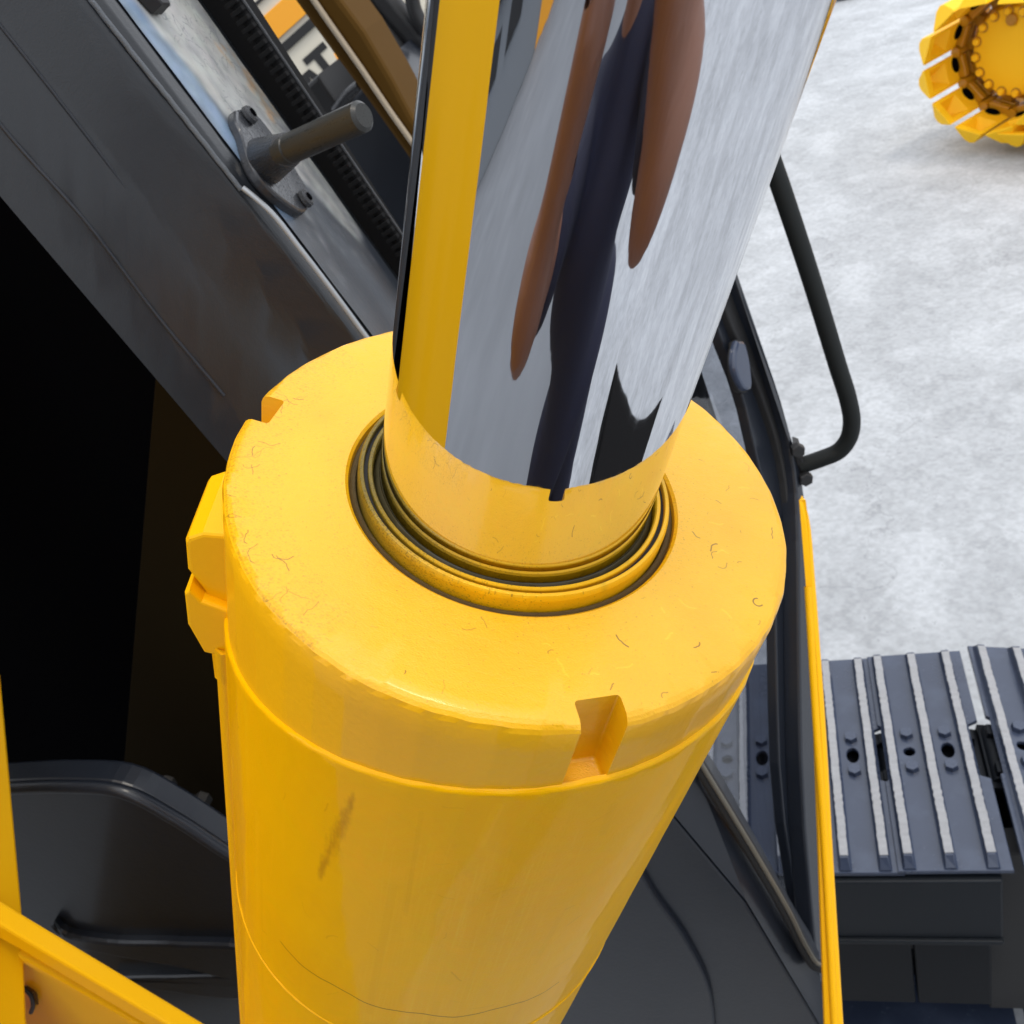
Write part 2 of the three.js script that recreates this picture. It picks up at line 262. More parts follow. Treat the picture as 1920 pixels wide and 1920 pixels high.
  mesh('piston_rod', rg, phys({ color: lin(0.66, 0.675, 0.71), metalness: 1, roughness: 1, roughnessMap: tS, bumpMap: tSB, bumpScale: 0.000004 }), cy, 'polished chrome rod mirroring the yard');

  // rings round the rod
  // zinc ring, oversprayed yellow on the near side and black with old grease on the left
  const ringMap = canvasTex(2048, 128, (g, w, h) => {
    for (let x = 0; x < w; x += 4) { const t = (x / w - 0.5) * 360, k = 0.25 + 0.75 * Math.max(0, Math.min(1, (t + 64) / 60)) * Math.max(0, Math.min(1, (150 - t) / 60)); g.fillStyle = `rgb(${78 + 160 * k | 0},${74 + 104 * k | 0},${40 - 28 * k | 0})`; g.fillRect(x, 0, 4, h); }
    mottle(g, 0, 0, w, h, 160, 4, 22, ['120,110,40', '226,180,40', '120,104,40'], 0.22);
    for (let i = 0; i < 9000; i++) { const t = -75 + 60 * (rnd() + rnd() + rnd() - 1.5) * 1.3, x = (t / 360 + 0.5) * w; g.fillStyle = `rgba(${rr(20, 60) | 0},${rr(20, 54) | 0},${rr(18, 36) | 0},${rr(0.08, 0.45)})`; g.fillRect(x, rnd() * h, rr(1, 3), rr(1, 2)); }
    for (let i = 0; i < 500; i++) { g.fillStyle = `rgba(70,56,16,${rr(0.1, 0.5)})`; g.fillRect(rnd() * w, rnd() * h * 0.4 + h * 0.6, rr(1, 9), rr(1, 3)); }
  });
  const mRing = phys({ map: ringMap, roughness: 0.32, metalness: 0.1, specularIntensity: 0.6, bumpMap: rep(texPeel, 30, 1), bumpScale: 0.0002 });
  const ruv = (g) => { const p = g.attributes.position, u = g.attributes.uv; for (let f = 0; f < p.count; f += 3) { let t0 = null; for (let i = f; i < f + 3; i++) { let t = Math.atan2(p.getX(i), p.getZ(i)); if (t0 === null) t0 = t; else if (t - t0 > 3) t -= 6.2832; else if (t0 - t > 3) t += 6.2832; u.setXY(i, t / 6.2832 + 0.5, 0.5 + (p.getY(i) + Math.hypot(p.getX(i), p.getZ(i)) - 0.045) * 55); } } return g; };
  const ring = (pr) => ruv(toCreasedNormals(revolve(pr, 240).toNonIndexed(), 0.5));
  mesh('retaining_ring', ring([[0.0470, -0.0060], [0.0472, 0.0026], [0.0470, 0.0036], [0.0466, 0.0041], [0.0457, 0.0043], [0.0455, 0.0040], [0.0454, -0.0060]]), mRing, cy);
  mesh('lip_ring', ring([[0.0443, -0.0060], [0.0443, 0.0037], [0.0441, 0.0040], [0.0432, 0.0040], [0.0428, 0.0034], [0.0424, -0.0060]]), mRing, cy);
  mesh('o_ring', ring([[0.0455, -0.004], [0.0455, 0.0022], [0.0443, 0.0022], [0.0443, -0.004]]), M.rubber, cy);
  mesh('wiper_seal', ring([[0.0424, -0.0060], [0.0424, 0.0008], [0.0418, 0.0020], [0.04115, 0.0028], [0.04098, 0.0029], [0.04098, -0.0060]]), phys({ color: lin(0.05, 0.042, 0.02), roughness: 0.4 }), cy);
  mesh('groove_floor', ring([[0.0494, -0.0046], [0.0494, -0.0022], [0.0486, -0.0010], [0.0477, -0.0014], [0.0472, -0.0024], [0.0472, -0.0046]]), phys({ color: lin(0.10, 0.066, 0.02), roughness: 0.65, metalness: 0.2, bumpMap: rep(texPeel, 24, 3), bumpScale: 0.0006 }), cy);

  // port block, clamp and oil pipe on the left flank
  const ta = -84 * Math.PI / 180, er = V(Math.sin(ta), 0, Math.cos(ta)), et = V(Math.cos(ta), 0, -Math.sin(ta));
  const flank = (g) => { g.applyMatrix4(new THREE.Matrix4().makeBasis(et, V(0, 1, 0), er)); return g; };   // local x = along the skin, y = up, z = outward
  const blk = new THREE.Shape([[0.080, -0.0240], [0.0910, -0.0250], [0.0956, -0.0280], [0.0966, -0.0300], [0.0966, -0.0430], [0.0953, -0.0455], [0.0900, -0.0560], [0.080, -0.0570]].map((p) => new THREE.Vector2(...p)));
  const eb = (s, d, b) => { const g = new THREE.ExtrudeGeometry(s, { depth: d, bevelSize: b, bevelThickness: b, bevelSegments: 3, bevelOffset: -b }); g.translate(0, 0, -d / 2); g.applyMatrix4(new THREE.Matrix4().makeBasis(V(0, 0, 1), V(0, 1, 0), V(-1, 0, 0))); return flank(g); };
  mesh('port_block', eb(blk, 0.026, 0.0016), M.yellow, cy);
  const lug = new THREE.Shape([[0.080, -0.0570], [0.0915, -0.0530], [0.0952, -0.0480], [0.0970, -0.0505], [0.0968, -0.0660], [0.0922, -0.0800], [0.080, -0.0820]].map((p) => new THREE.Vector2(...p)));
  const lg = eb(lug, 0.034, 0.0012); mesh('pipe_clamp', lg, M.yellow, cy);
  const ep = V(Math.sin(-1.29), 0, Math.cos(-1.29)); const pp = [[0.0862, -0.076], [0.0861, -0.085], [0.0860, -0.12], [0.0856, -0.3], [0.085, -0.6]].map(([r, y]) => ep.clone().multiplyScalar(r).setY(y));
  mesh('oil_pipe', tube(pp, 0.0042, 60, 20), M.yellow, cy);
  mesh('pipe_nut', (() => { const g = new THREE.CylinderGeometry(0.0052, 0.0046, 0.018, 6); g.translate(0, -0.086, 0); g.translate(ep.x * 0.0864, 0, ep.z * 0.0864); return g.toNonIndexed(); })(), M.yellow, cy);
}

// ================================================================ the cab beyond the cylinder
const cab = base('operator_cab', 'dark grey operator cab with slanted pillar and side window behind the cylinder', 'cab', V(-0.4, 0.8, -0.8));
{
  // slanted folded-steel pillar: each line is a fold, given at its upper and lower end
  const L = [
    [[-90, 262], [640, 1117], -0.514], [[-80, 136], [640, 1012], -0.524], [[-70, -40], [640, 850], -0.548], [[20, -170], [600, 690], -0.566],
    [[98, -90], [705, 680], -0.574], [[140, -84], [722, 680], -0.584], [[305, -90], [800, 605], -0.72],
  ];
  const rows = L.map(([a, b, z]) => [at(a[0], a[1], zP(z)), at(b[0], b[1], zP(z))]);
  const RUN = [1.4, 1.5, 1.6, 1.85, 1.9, 1.9, 1.9], long = rows.map(([a, b], i) => [a, a.clone().lerp(b, RUN[i])]);   // the pillar runs on down behind the cylinder to the sill
  function loft(rows, ns, rounding, thick) {
    const grid = [];
    for (let s = 0; s <= ns; s++) {
      const q = rows.map(([a, b]) => a.clone().lerp(b, s / ns)), out = [q[0]];
      for (let i = 1; i < q.length - 1; i++) for (let k = 0; k <= 4; k++) { const f = rounding, u = k / 4, l0 = q[i].distanceTo(q[i - 1]), l1 = q[i].distanceTo(q[i + 1]);
        const A = q[i].clone().lerp(q[i - 1], Math.min(0.42, f / l0)), B = q[i].clone().lerp(q[i + 1], Math.min(0.42, f / l1)); out.push(A.clone().multiplyScalar((1 - u) ** 2).addScaledVector(q[i], 2 * u * (1 - u)).addScaledVector(B, u * u)); }
      out.push(q[q.length - 1]);
      const last = q[q.length - 1]; out.push(last.clone().add(V(0, -0.004, -thick)), q[0].clone().add(V(0.02, 0.0, -thick * 0.6)));
      grid.push(out);
    }
    const m = grid[0].length, pos = [], uv = [], idx = [];
    grid.forEach((o, s) => { let acc = 0; o.forEach((p, i) => { if (i) acc += p.distanceTo(o[i - 1]); pos.push(p.x, p.y, p.z); uv.push(acc * 2.5, s / ns * 2); }); });
    for (let s = 0; s < ns; s++) for (let i = 0; i < m; i++) { const j = (i + 1) % m, a = s * m + i, b = s * m + j, c = a + m, d = b + m; idx.push(a, b, c, b, d, c); }
    const g = new THREE.BufferGeometry(); g.setAttribute('position', new THREE.Float32BufferAttribute(pos, 3)); g.setAttribute('uv', new THREE.Float32BufferAttribute(uv, 2)); g.setIndex(idx);
    return toCreasedNormals(g.toNonIndexed(), 0.35);
  }
  part('pillar', loft(long, 50, 0.006, 0.05), M.greyPillar, cab, 'slanted pillar of folded dark grey steel');
  // raised flange with its weld run, and the groove beside it
  const plate = pl3(rows[5][0], rows[5][1], rows[6][0].clone().lerp(rows[6][1], 0.5));
  const wl = []; for (let i = 0; i <= 40; i++) { const u = i / 40 * 0.62; wl.push(at(132 + 320 * u / 0.62 * 1.0, -48 + 404 * u / 0.62, zP(-0.5735)).add(V(rr(-2e-4, 2e-4), rr(-2e-4, 2e-4), 0))); }
  part('weld_run', tube(wl, 0.0016, 120, 8), phys({ color: lin(0.13, 0.145, 0.165), roughness: 0.5, bumpMap: rep(texPeel, 30, 2), bumpScale: 0.0012 }), cab);
  const e2 = [[455, 352], [476, 369], [505, 395], [527, 420], [560, 463], [595, 508], [635, 561], [690, 636]].map((p) => at(p[0], p[1], zP(-0.570)));
  part('pillar_edge_highlight', tube(e2, 0.0017, 60, 10), phys({ color: lin(0.34, 0.36, 0.38), roughness: 0.35, metalness: 0.4 }), cab);  // pale tube painted as the bright highlight along this fold
  part('fold_lip', tube([[-30, 10], [40, 97], [110, 186], [186, 285], [250, 372]].map((p) => at(p[0], p[1], zP(-0.5475))), 0.0011, 40, 8), M.grey, cab);
  part('fold_lip', tube([[-40, 185], [40, 280], [158, 412], [293, 590], [420, 742]].map((p) => at(p[0], p[1], zP(-0.5235))), 0.0012, 40, 8), M.grey, cab);

  // dust caked on the upward flange, thinning to its foot; blue sky sheen painted in
  {
    const dustAndSheen = canvasTex(512, 1024, (g, w, h) => {
      g.fillStyle = '#2f343c'; g.fillRect(0, 0, w, h); for (let i = 0; i < 900; i++) { const v = Math.pow(rnd(), 1.3) * 0.62, x = rnd() * w * (0.26 - 0.2 * v), s = rr(16, 48), q = g.createRadialGradient(x, v * h, 0, x, v * h, s); q.addColorStop(0, 'rgba(126,146,176,0.10)'); q.addColorStop(1, 'rgba(126,146,176,0)'); g.fillStyle = q; g.fillRect(x - s, v * h - s, 2 * s, 2 * s); }
      for (let i = 0; i < 13000; i++) { const u = rnd(), v = Math.pow(rnd(), 1.5) * 0.80; const keep = u > 0.16 + 0.25 * v && v < 0.62 + 0.12 * Math.sin(u * 9); if (!keep && rnd() < 0.96) continue; const s = rr(5, 46); const q = g.createRadialGradient(u * w, v * h, 0, u * w, v * h, s); const a = rr(0.03, 0.13); q.addColorStop(0, `rgba(${200 + rr(-16, 14) | 0},${200 + rr(-14, 12) | 0},${197 + rr(-16, 10) | 0},${a})`); q.addColorStop(1, 'rgba(150,150,146,0)'); g.fillStyle = q; g.fillRect(u * w - s, v * h - s, 2 * s, 2 * s); }
      for (let i = 0; i < 320; i++) squiggle(g, w * rr(0.35, 1), h * rr(0, 0.55), rr(8, 50), rr(1, 3), `rgba(70,74,80,${rr(0.15, 0.5)})`, 0.6);
      for (let i = 0; i < 40; i++) { const x = w * rr(0.8, 1), y = h * rr(0.22, 0.40), s = rr(8, 26); const q = g.createRadialGradient(x, y, 0, x, y, s); q.addColorStop(0, 'rgba(186,140,96,0.35)'); q.addColorStop(1, 'rgba(186,140,96,0)'); g.fillStyle = q; g.fillRect(x - s, y - s, 2 * s, 2 * s); }
    });
    const a0 = rows[5][0], a1 = rows[5][1], b0 = rows[6][0], b1 = rows[6][1], pos = [], uv = [], idx = [], n = 40, m = 10;
    for (let i = 0; i <= n; i++) for (let j = 0; j <= m; j++) { const v = i / n, u = 0.07 + 0.91 * j / m; const p = a0.clone().lerp(a1, v).lerp(b0.clone().lerp(b1, v), u).addScaledVector(plate.n, 0.0012 + 0.0003 * Math.sin(v * 30) * Math.sin(u * 6)); pos.push(p.x, p.y, p.z); uv.push(j / m, 1 - v); }
    for (let i = 0; i < n; i++) for (let j = 0; j < m; j++) { const a = i * (m + 1) + j; idx.push(a, a + 1, a + m + 1, a + 1, a + m + 2, a + m + 1); }
    const g = new THREE.BufferGeometry(); g.setAttribute('position', new THREE.Float32BufferAttribute(pos, 3)); g.setAttribute('uv', new THREE.Float32BufferAttribute(uv, 2)); g.setIndex(idx); g.computeVertexNormals();
    part('pillar_flange', g, phys({ map: dustAndSheen, roughness: 0.5, clearcoat: 0.35, clearcoatRoughness: 0.2, bumpMap: rep(texPeel, 3, 6), bumpScale: 0.0006 }), cab, 'dusty light flange along the pillar');
  }
  // window seal: a black strip with a row of teeth
  const G0 = at(384, -48, zP(-0.715)), G1 = at(770, 545, zP(-0.715));
  part('seal_channel', slab([[300, -100], [384, -100], [1050, 923], [1020, 960]], zP(-0.725), 0, 0.02, 0.001), M.dullRubber, cab);
  const sA = at(438, 0, zP(-0.705)), sB = at(731, 430, zP(-0.705)), sd = sB.clone().sub(sA).normalize();
  const s0 = sA.clone().addScaledVector(sd, -0.12), s1 = sB.clone().addScaledVector(sd, 0.34), Ls = s0.distanceTo(s1);
  part('window_seal', cyl(s0, s1, 0.0046, 0.0046, 16), M.dullRubber, cab);
  const teeth = []; const nrm = sd.clone().cross(V(0, 0, 1)).normalize(), Bz = nrm.clone().cross(sd);
  for (let i = 0; i < 108; i++) { const g = box(0.010, 0.0032, 0.006, 0, 0, 0, 0.0006); g.applyMatrix4(new THREE.Matrix4().makeBasis(nrm, sd, Bz)); const c = s0.clone().addScaledVector(sd, (i + 0.5) / 108 * Ls).addScaledVector(Bz, 0.0042); g.translate(c.x, c.y, c.z); teeth.push(g); }
  part('seal_teeth', merge(teeth), M.dullRubber, cab).userData.kind = 'stuff';
  part('seal_lip', cyl(s0.clone().addScaledVector(nrm, -0.0056), s1.clone().addScaledVector(nrm, -0.0056), 0.0011, 0.0011, 10), M.greyRough, cab);

  // bolted pin bracket
  const fl = smooth2([[443, 205], [462, 202], [482, 214], [520, 262], [556, 318], [579, 360], [582, 384], [571, 398], [553, 390], [516, 362], [484, 325], [466, 288], [455, 250], [443, 222], [443, 205]], 70);
  part('bracket_flange', slab(fl, plate, 0.008, 0.008, 0.002), M.greyRough, cab);
  for (const [x, y] of [[463, 219], [568, 376]]) {
    const c = at(x, y, plate, 0.008), n = plate.n;
    const b = part('bolt', cyl(c, c.clone().addScaledVector(n, 0.005), 0.0062, 0.0058, 24, 0.0012), M.greyRough, cab);
    const h = new THREE.CylinderGeometry(0.0030, 0.0030, 0.0012, 6); h.applyQuaternion(new THREE.Quaternion().setFromUnitVectors(V(0, 1, 0), n)); const hc = c.clone().addScaledVector(n, 0.0052); h.translate(hc.x, hc.y, hc.z);
    b.updateMatrixWorld(true); h.applyMatrix4(b.matrixWorld.clone().invert()); mesh('hex_socket', h, M.pit, b);
  }
  const B = at(505, 300, plate, 0.008), D = at(532, 284, plate, 0.035), T = at(683, 216, zP(D.z + 0.02));
  const dir = T.clone().sub(D).normalize();
  part('pin_boss', cyl(B.clone().addScaledVector(dir, -0.014), D.clone().addScaledVector(dir, 0.004), 0.0165, 0.0098, 36, 0.002), M.greyRough, cab);
  part('pin_collar', cyl(D.clone().addScaledVector(dir, -0.004), D.clone().addScaledVector(dir, 0.006), 0.0082, 0.0082, 32, 0.001), M.pin, cab);
  part('pin', cyl(D.clone().addScaledVector(dir, 0.005), T, 0.0086, 0.0086, 40, 0.002), M.pin, cab);
  const tb = at(270, -4, plate, 0.002); part('bolt', cyl(tb, tb.clone().addScaledVector(plate.n, 0.01), 0.013, 0.012, 6, 0.001), M.black, cab);

  // near-black sheet paints the shade inside the cab below the pillar
  part('cab_shade_sheet', slab([[-300, 150], [250, 200], [760, 900], [760, 1900], [-300, 1900]], zP(-0.86), 0, 0.02, 0), M.pit, cab);
  part('rear_wall', (() => { const g = box(1.7, 1.6, 0.04, -1.36, 2.82, -1.04, 0.01); return g; })(), M.black, cab);
  part('inner_plate', slab([[292, 700], [440, 820], [470, 1700], [222, 1560]], zP(-0.80), 0, 0.02, 0.001), M.shadedYellow, cab);  // yellow plate, its deep shade put into the colour
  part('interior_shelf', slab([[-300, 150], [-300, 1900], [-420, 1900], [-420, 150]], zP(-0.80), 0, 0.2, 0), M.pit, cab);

  for (const [x, y] of [[384, 1492], [318, 1462]]) { const c = at(x, y, zP(-0.78)); part('bolt', cyl(c, c.clone().add(V(0, 0, 0.02)), 0.012, 0.011, 6, 0.002), M.black, cab); }
  // lower side panel with its rolled sill
  const low = zP(-0.60);
  const sill = [[-80, 1472], [20, 1466], [120, 1463], [230, 1472], [330, 1523], [430, 1588], [520, 1640], [700, 1660], [950, 1500], [1200, 1340], [1310, 1436], [1420, 1618], [1500, 1760], [1538, 1818]];
  part('side_panel', slab([...smooth2(sill, 70), [1560, 1990], [1560, 2300], [-80, 2300]], low, 0, 0.03, 0.004), M.grey, cab, 'dark grey lower side panel');
  part('sill_trim', tube(smooth2(sill.slice(0, 7), 40).map((p) => at(p[0], p[1] + 12, low, 0.004)), 0.0075, 60, 14), M.grey, cab);
  part('sill_seal', tube(smooth2([[1240, 1310], [1312, 1428], [1420, 1606], [1480, 1710], [1512, 1775], [1534, 1806], [1552, 1808]], 40).map((p) => at(p[0] - 3, p[1] + 4, low, 0.006)), 0.0062, 70, 12), M.rubber, cab);
  part('sill_seal', tube(smooth2([[1240, 1310], [1312, 1428], [1420, 1606], [1480, 1710], [1512, 1775], [1534, 1806], [1552, 1808]], 40).map((p) => at(p[0] + 1, p[1] + 2, low, 0.012)), 0.0022, 70, 10), phys({ color: lin(0.10, 0.09, 0.07), roughness: 0.4 }), cab);
  part('panel_rib', slab(smooth2([[98, 1733], [118, 1752], [200, 1768], [330, 1772], [470, 1788], [470, 1838], [330, 1815], [200, 1792], [120, 1770], [98, 1733]], 50), low, 0.012, 0.03, 0.005), M.grey, cab);
  part('panel_rib', slab(smooth2([[210, 1836], [300, 1834], [470, 1842], [470, 1870], [320, 1862], [210, 1836]], 40), low, 0.012, 0.03, 0.004), M.grey, cab);
  // sloping ledge below the window and the darker door skin in front of it
  const P = (x, y, z) => at(x, y, zP(z));
  part('window_ledge', (() => { const a = [P(1130, 1190, -0.575), P(1240, 1500, -0.575), P(1400, 1690, -0.575), P(1560, 1960, -0.575)], b = [P(1180, 1250, -0.60), P(1306, 1450, -0.60), P(1430, 1655, -0.60), P(1536, 1832, -0.60)];
    const pos = [], idx = []; for (let i = 0; i < 4; i++) pos.push(...a[i].toArray(), ...b[i].toArray()); for (let i = 0; i < 3; i++) idx.push(2 * i, 2 * i + 1, 2 * i + 2, 2 * i + 1, 2 * i + 3, 2 * i + 2);
    const g = new THREE.BufferGeometry(); g.setAttribute('position', new THREE.Float32BufferAttribute(pos, 3)); g.setAttribute('uv', new THREE.Float32BufferAttribute(new Float32Array(16), 2)); g.setIndex(idx); return toCreasedNormals(g.toNonIndexed(), 0.2); })(), M.grey, cab);
  part('door_skin', slab(smooth2([[1080, 1300], [1210, 1650], [1290, 1768], [1330, 1850], [1342, 1930], [1345, 2100]], 40).concat([[900, 2100], [900, 1500]]), zP(-0.572), 0.004, 0.012, 0.003), M.grey, cab);
  part('door_skin', slab([[1150, 1250], [1240, 1505], [1400, 1695], [1562, 1965], [1580, 2200], [1000, 2200]], zP(-0.575), 0, 0.012, 0.003), M.grey, cab);

  // window frame on the right, glass, latch and grab rail
  const F = pl3(at(1370, 530, zP(-0.95)), at(1535, 1810, zP(-0.615)), at(1310, 1430, zP(-0.615)));
  const rail = (l, r, off, d, b, m, n) => part(n, slab([...smooth2(l, 24), ...smooth2(r, 24).reverse()], F, off, d, b), m, cab);
  rail([[1120, -200], [1180, -60], [1290, 280], [1372, 505], [1440, 690], [1474, 800], [1492, 900], [1497, 1000], [1499, 1200], [1506, 1500], [1532, 1815]], [[1160, -200], [1215, -60], [1312, 250], [1372, 440], [1390, 545], [1450, 712], [1482, 810], [1506, 905], [1514, 1000], [1528, 1200], [1544, 1500], [1562, 1900]], 0.004, 0.02, 0.003, M.grey, 'window_frame');
  rail([[1105, -200], [1165, -60], [1275, 300], [1352, 560], [1420, 720], [1458, 830], [1476, 920], [1482, 1020], [1484, 1220], [1491, 1500], [1520, 1790]], [[1118, -200], [1178, -60], [1288, 285], [1368, 520], [1432, 690], [1470, 815], [1489, 905], [1494, 1010], [1497, 1210], [1504, 1500], [1533, 1800]], -0.006, 0.015, 0.002, M.rubber, 'frame_gasket');
  rail([[1085, -200], [1145, -60], [1255, 320], [1340, 600], [1392, 740], [1425, 880], [1444, 940], [1452, 1040], [1456, 1230], [1466, 1500], [1508, 1765]], [[1103, -200], [1163, -60], [1273, 305], [1356, 560], [1424, 725], [1460, 835], [1478, 925], [1483, 1030], [1486, 1230], [1493, 1500], [1524, 1790]], -0.014, 0.012, 0.002, M.grey, 'inner_frame');
  part('window_glass', slab([[960, -200], [1125, -200], [1300, 320], [1372, 540], [1440, 720], [1480, 900], [1492, 1200], [1500, 1500], [1532, 1800], [1420, 1610], [1306, 1430], [1200, 1280], [1000, 1100]], F, -0.03, 0.004, 0), M.glass, cab, 'dusty window pane the tracks show through');
  part('inner_post', slab([[1290, 640], [1318, 700], [1350, 800], [1358, 830], [1340, 815], [1302, 755], [1270, 690]], F, -0.05, 0.02, 0.002), M.black, cab);
  part('latch', slab(smooth2([[1384, 638], [1396, 640], [1404, 662], [1410, 700], [1410, 728], [1400, 732], [1388, 716], [1379, 690], [1379, 660], [1384, 638]], 36), F, 0.004, 0.008, 0.003), M.steelBlue, cab);
  part('latch_base', slab(smooth2([[1376, 640], [1384, 636], [1400, 690], [1402, 735], [1386, 734], [1376, 712], [1372, 672], [1376, 640]], 36), F, -0.006, 0.006, 0.002), M.black, cab);
  const H = zP(-0.93);
  part('grab_rail', tube(curve([[1225, -120], [1262, -136], [1305, -128], [1338, -40], [1405, 175], [1446, 300], [1462, 345], [1520, 520], [1572, 690], [1590, 748], [1597, 790], [1591, 822], [1572, 846], [1540, 860], [1502, 873]].map((p) => at(p[0], p[1], H)), 110), 0.0088, 170, 18), M.rail, cab, 'bent black tubular grab rail');
  part('rail_bracket', slab([[1486, 832], [1498, 836], [1502, 850], [1512, 885], [1510, 900], [1500, 900], [1490, 870]], H, 0.006, 0.016, 0.002), M.black, cab);
  for (const [x, y] of [[1493, 840], [1508, 893]]) { const c = at(x, y, H, 0.006); part('bolt', cyl(c, c.clone().add(V(0.002, 0.001, 0.010)), 0.0075, 0.0075, 6, 0.001), M.black, cab); }
  // yellow body edge in front of the frame
  const Y = pl3(at(1504, 935, zP(-0.80)), at(1560, 1920, zP(-0.52)), at(1700, 1500, zP(-0.64)));
  part('corner_trim', slab([...smooth2([[1502, 930], [1508, 1000], [1516, 1150], [1524, 1350], [1533, 1600], [1546, 1960]], 20), ...smooth2([[1505, 930], [1518, 975], [1528, 1080], [1537, 1200], [1551, 1400], [1562, 1600], [1584, 1960]], 20).reverse()], Y, 0.004, 0.02, 0.004), M.yellow, cab, 'narrow yellow body edge beside the window');
  part('trim_ridge', tube([[1515, 1100], [1530, 1350], [1545, 1560], [1568, 1970]].map((p) => at(p[0], p[1], Y, 0.005)), 0.0035, 40, 10), M.yellow, cab);
}

// ================================================================ the crawler tracks of this machine
function makeTrack(label) {
  const t = base('crawler_track', label, 'crawler track', V(0, 0, -1.23));
  const W = 0.46, pitch = 0.1505, topY = 0.678, r0 = 0.285, cyT = topY - 0.03 - r0 + 0.03;
  // shoe in its own axes: x along the track, y outward, z across
  const sh = new THREE.Shape([[-0.074, -W / 2], [0.084, -W / 2], [0.084, -0.062], [0.064, -0.052], [0.064, 0.052], [0.084, 0.062], [0.084, W / 2], [-0.074, W / 2], [-0.074, 0.062], [-0.058, 0.05], [-0.058, -0.05], [-0.074, -0.062]].map((p) => new THREE.Vector2(...p)));
  const slot = (x, y, a, b) => { const q = new THREE.Path(); q.absellipse(x, y, a, b, 0, Math.PI * 2, true); return q; };
  sh.holes.push(slot(0.030, 0, 0.011, 0.017), slot(-0.030, 0, 0.010, 0.010));
  const pg = new THREE.ExtrudeGeometry(sh, { depth: 0.006, bevelSize: 0.001, bevelThickness: 0.001, bevelSegments: 1, curveSegments: 20 }); pg.rotateX(Math.PI / 2); pg.translate(0, 0.006, 0);
  const gs = new THREE.Shape([[-0.012, 0.005], [-0.0070, 0.010], [-0.0062, 0.0235], [-0.005, 0.0245], [0.005, 0.0245], [0.0062, 0.0235], [0.0070, 0.010], [0.012, 0.005]].map((p) => new THREE.Vector2(...p)));
  const gg = new THREE.ExtrudeGeometry(gs, { depth: W - 0.004, bevelEnabled: false }); gg.translate(0, 0, -W / 2 + 0.002);
  { const p = gg.attributes.position; for (let i = 0; i < p.count; i++) { const z = p.getZ(i); if (p.getY(i) > 0.02 && Math.abs(z) > W / 2 - 0.01) p.setZ(i, z * (1 - 0.012 / Math.abs(z))); } gg.computeVertexNormals(); }
  const gc = new THREE.BoxGeometry(0.0124, 0.0012, W - 0.035, 1, 1, 60); gc.translate(0, 0.0249, 0);
  { const p = gc.attributes.position; for (let i = 0; i < p.count; i++) { p.setX(i, p.getX(i) + 0.0005 * Math.sin(p.getZ(i) * 217 + 3 * Math.sin(p.getZ(i) * 61)) + 0.0004 * Math.sin(p.getZ(i) * 431 + p.getX(i) * 500)); p.setY(i, p.getY(i) + 0.0004 * Math.sin(p.getZ(i) * 330)); } gc.computeVertexNormals(); }
  const bolt = new THREE.CylinderGeometry(0.0105, 0.0120, 0.010, 6); bolt.translate(0, 0.011, 0); const boltG = bolt.toNonIndexed(); boltG.computeVertexNormals();
  const proto = new THREE.Group(); proto.name = 'track_shoe';
  mesh('shoe_plate', pg, M.steelBlue, proto);
  for (const x of [-0.058, 0, 0.058]) { mesh('grouser', gg, M.steelBlue, proto).position.x = x; mesh('worn_edge', gc, M.worn, proto).position.x = x; }
  for (const x of [-0.030, 0.030]) for (const z of [-0.036, 0.036]) mesh('bolt', boltG, M.steelBlue, proto).position.set(x, 0, z);
  const lk = mergeGeometries([box(0.152, 0.05, 0.022, 0, -0.026, -0.04), box(0.152, 0.05, 0.022, 0, -0.026, 0.04), box(0.19, 0.03, 0.135, 0.01, -0.036, 0), (() => { const c = new THREE.CylinderGeometry(0.016, 0.016, 0.11, 16).toNonIndexed(); c.rotateX(Math.PI / 2); c.translate(-0.066, -0.026, 0); return c; })()].map((g) => { const q = g.index ? g.toNonIndexed() : g; q.clearGroups(); return q; }));
  mesh('track_link', lk, M.navyPaint, proto);
  const put = (x, y, rot) => { const s = proto.clone(); s.position.set(x, y, 0); s.rotation.z = rot; t.add(s); };
  const xf = 0.165, x0 = 0.117;
  for (let i = 0; i < 12; i++) put(x0 - i * pitch, topY + (i === 1 ? -0.003 : 0.002 * Math.sin(i * 1.7)), i === 1 ? -0.012 : 0.01 * Math.sin(i * 2.1));
  const rp = r0 + 0.002;
  for (let i = 0; i < 6; i++) { const a = 0.17 + i * 0.535; put(xf + 0.075 + Math.sin(a) * rp, cyT + Math.cos(a) * rp - 0.0, -a); }
  for (let i = 0; i < 12; i++) put(0.15 - i * pitch, 2 * cyT - topY, Math.PI);
  mesh('track_frame', box(1.75, 0.24, 0.20, -0.75, cyT - 0.01, 0, 0.01), M.black, t);
  const id = new THREE.CylinderGeometry(0.25, 0.25, 0.08, 40); id.rotateX(Math.PI / 2); id.translate(xf + 0.06, cyT, 0); mesh('idler_wheel', id, M.black, t);
  return t;
}
makeTrack('blue grey steel crawler track with ribbed shoes right of the cab');
{
  const s = base('step_box', 'dark grey folded step box below the crawler track', 'step box', V(0.07, 0.5, -1.05));
  const w = (x0, x1, y0, y1, z, d, b = 0.004) => { const g = box(x1 - x0, y1 - y0, d, (x0 + x1) / 2, (y0 + y1) / 2, z - d / 2, b); return g; };
  part('upper_plate', w(-0.9, 0.186, 0.523, 0.668, -0.992, 0.10), M.boxPaint, s);
  part('bottom_lip', w(-0.9, 0.1862, 0.512, 0.5225, -0.986, 0.10, 0.003), M.boxPaint, s);
  part('lower_plate', w(-0.9, 0.052, 0.30, 0.5115, -1.01, 0.03), M.navyPaint, s);
  part('lower_plate', w(0.056, 0.172, 0.30, 0.5115, -1.01, 0.03), M.navyPaint, s);
  part('end_plate', w(0.176, 0.5, 0.2, 0.64, -1.06, 0.05), M.black, s);
}
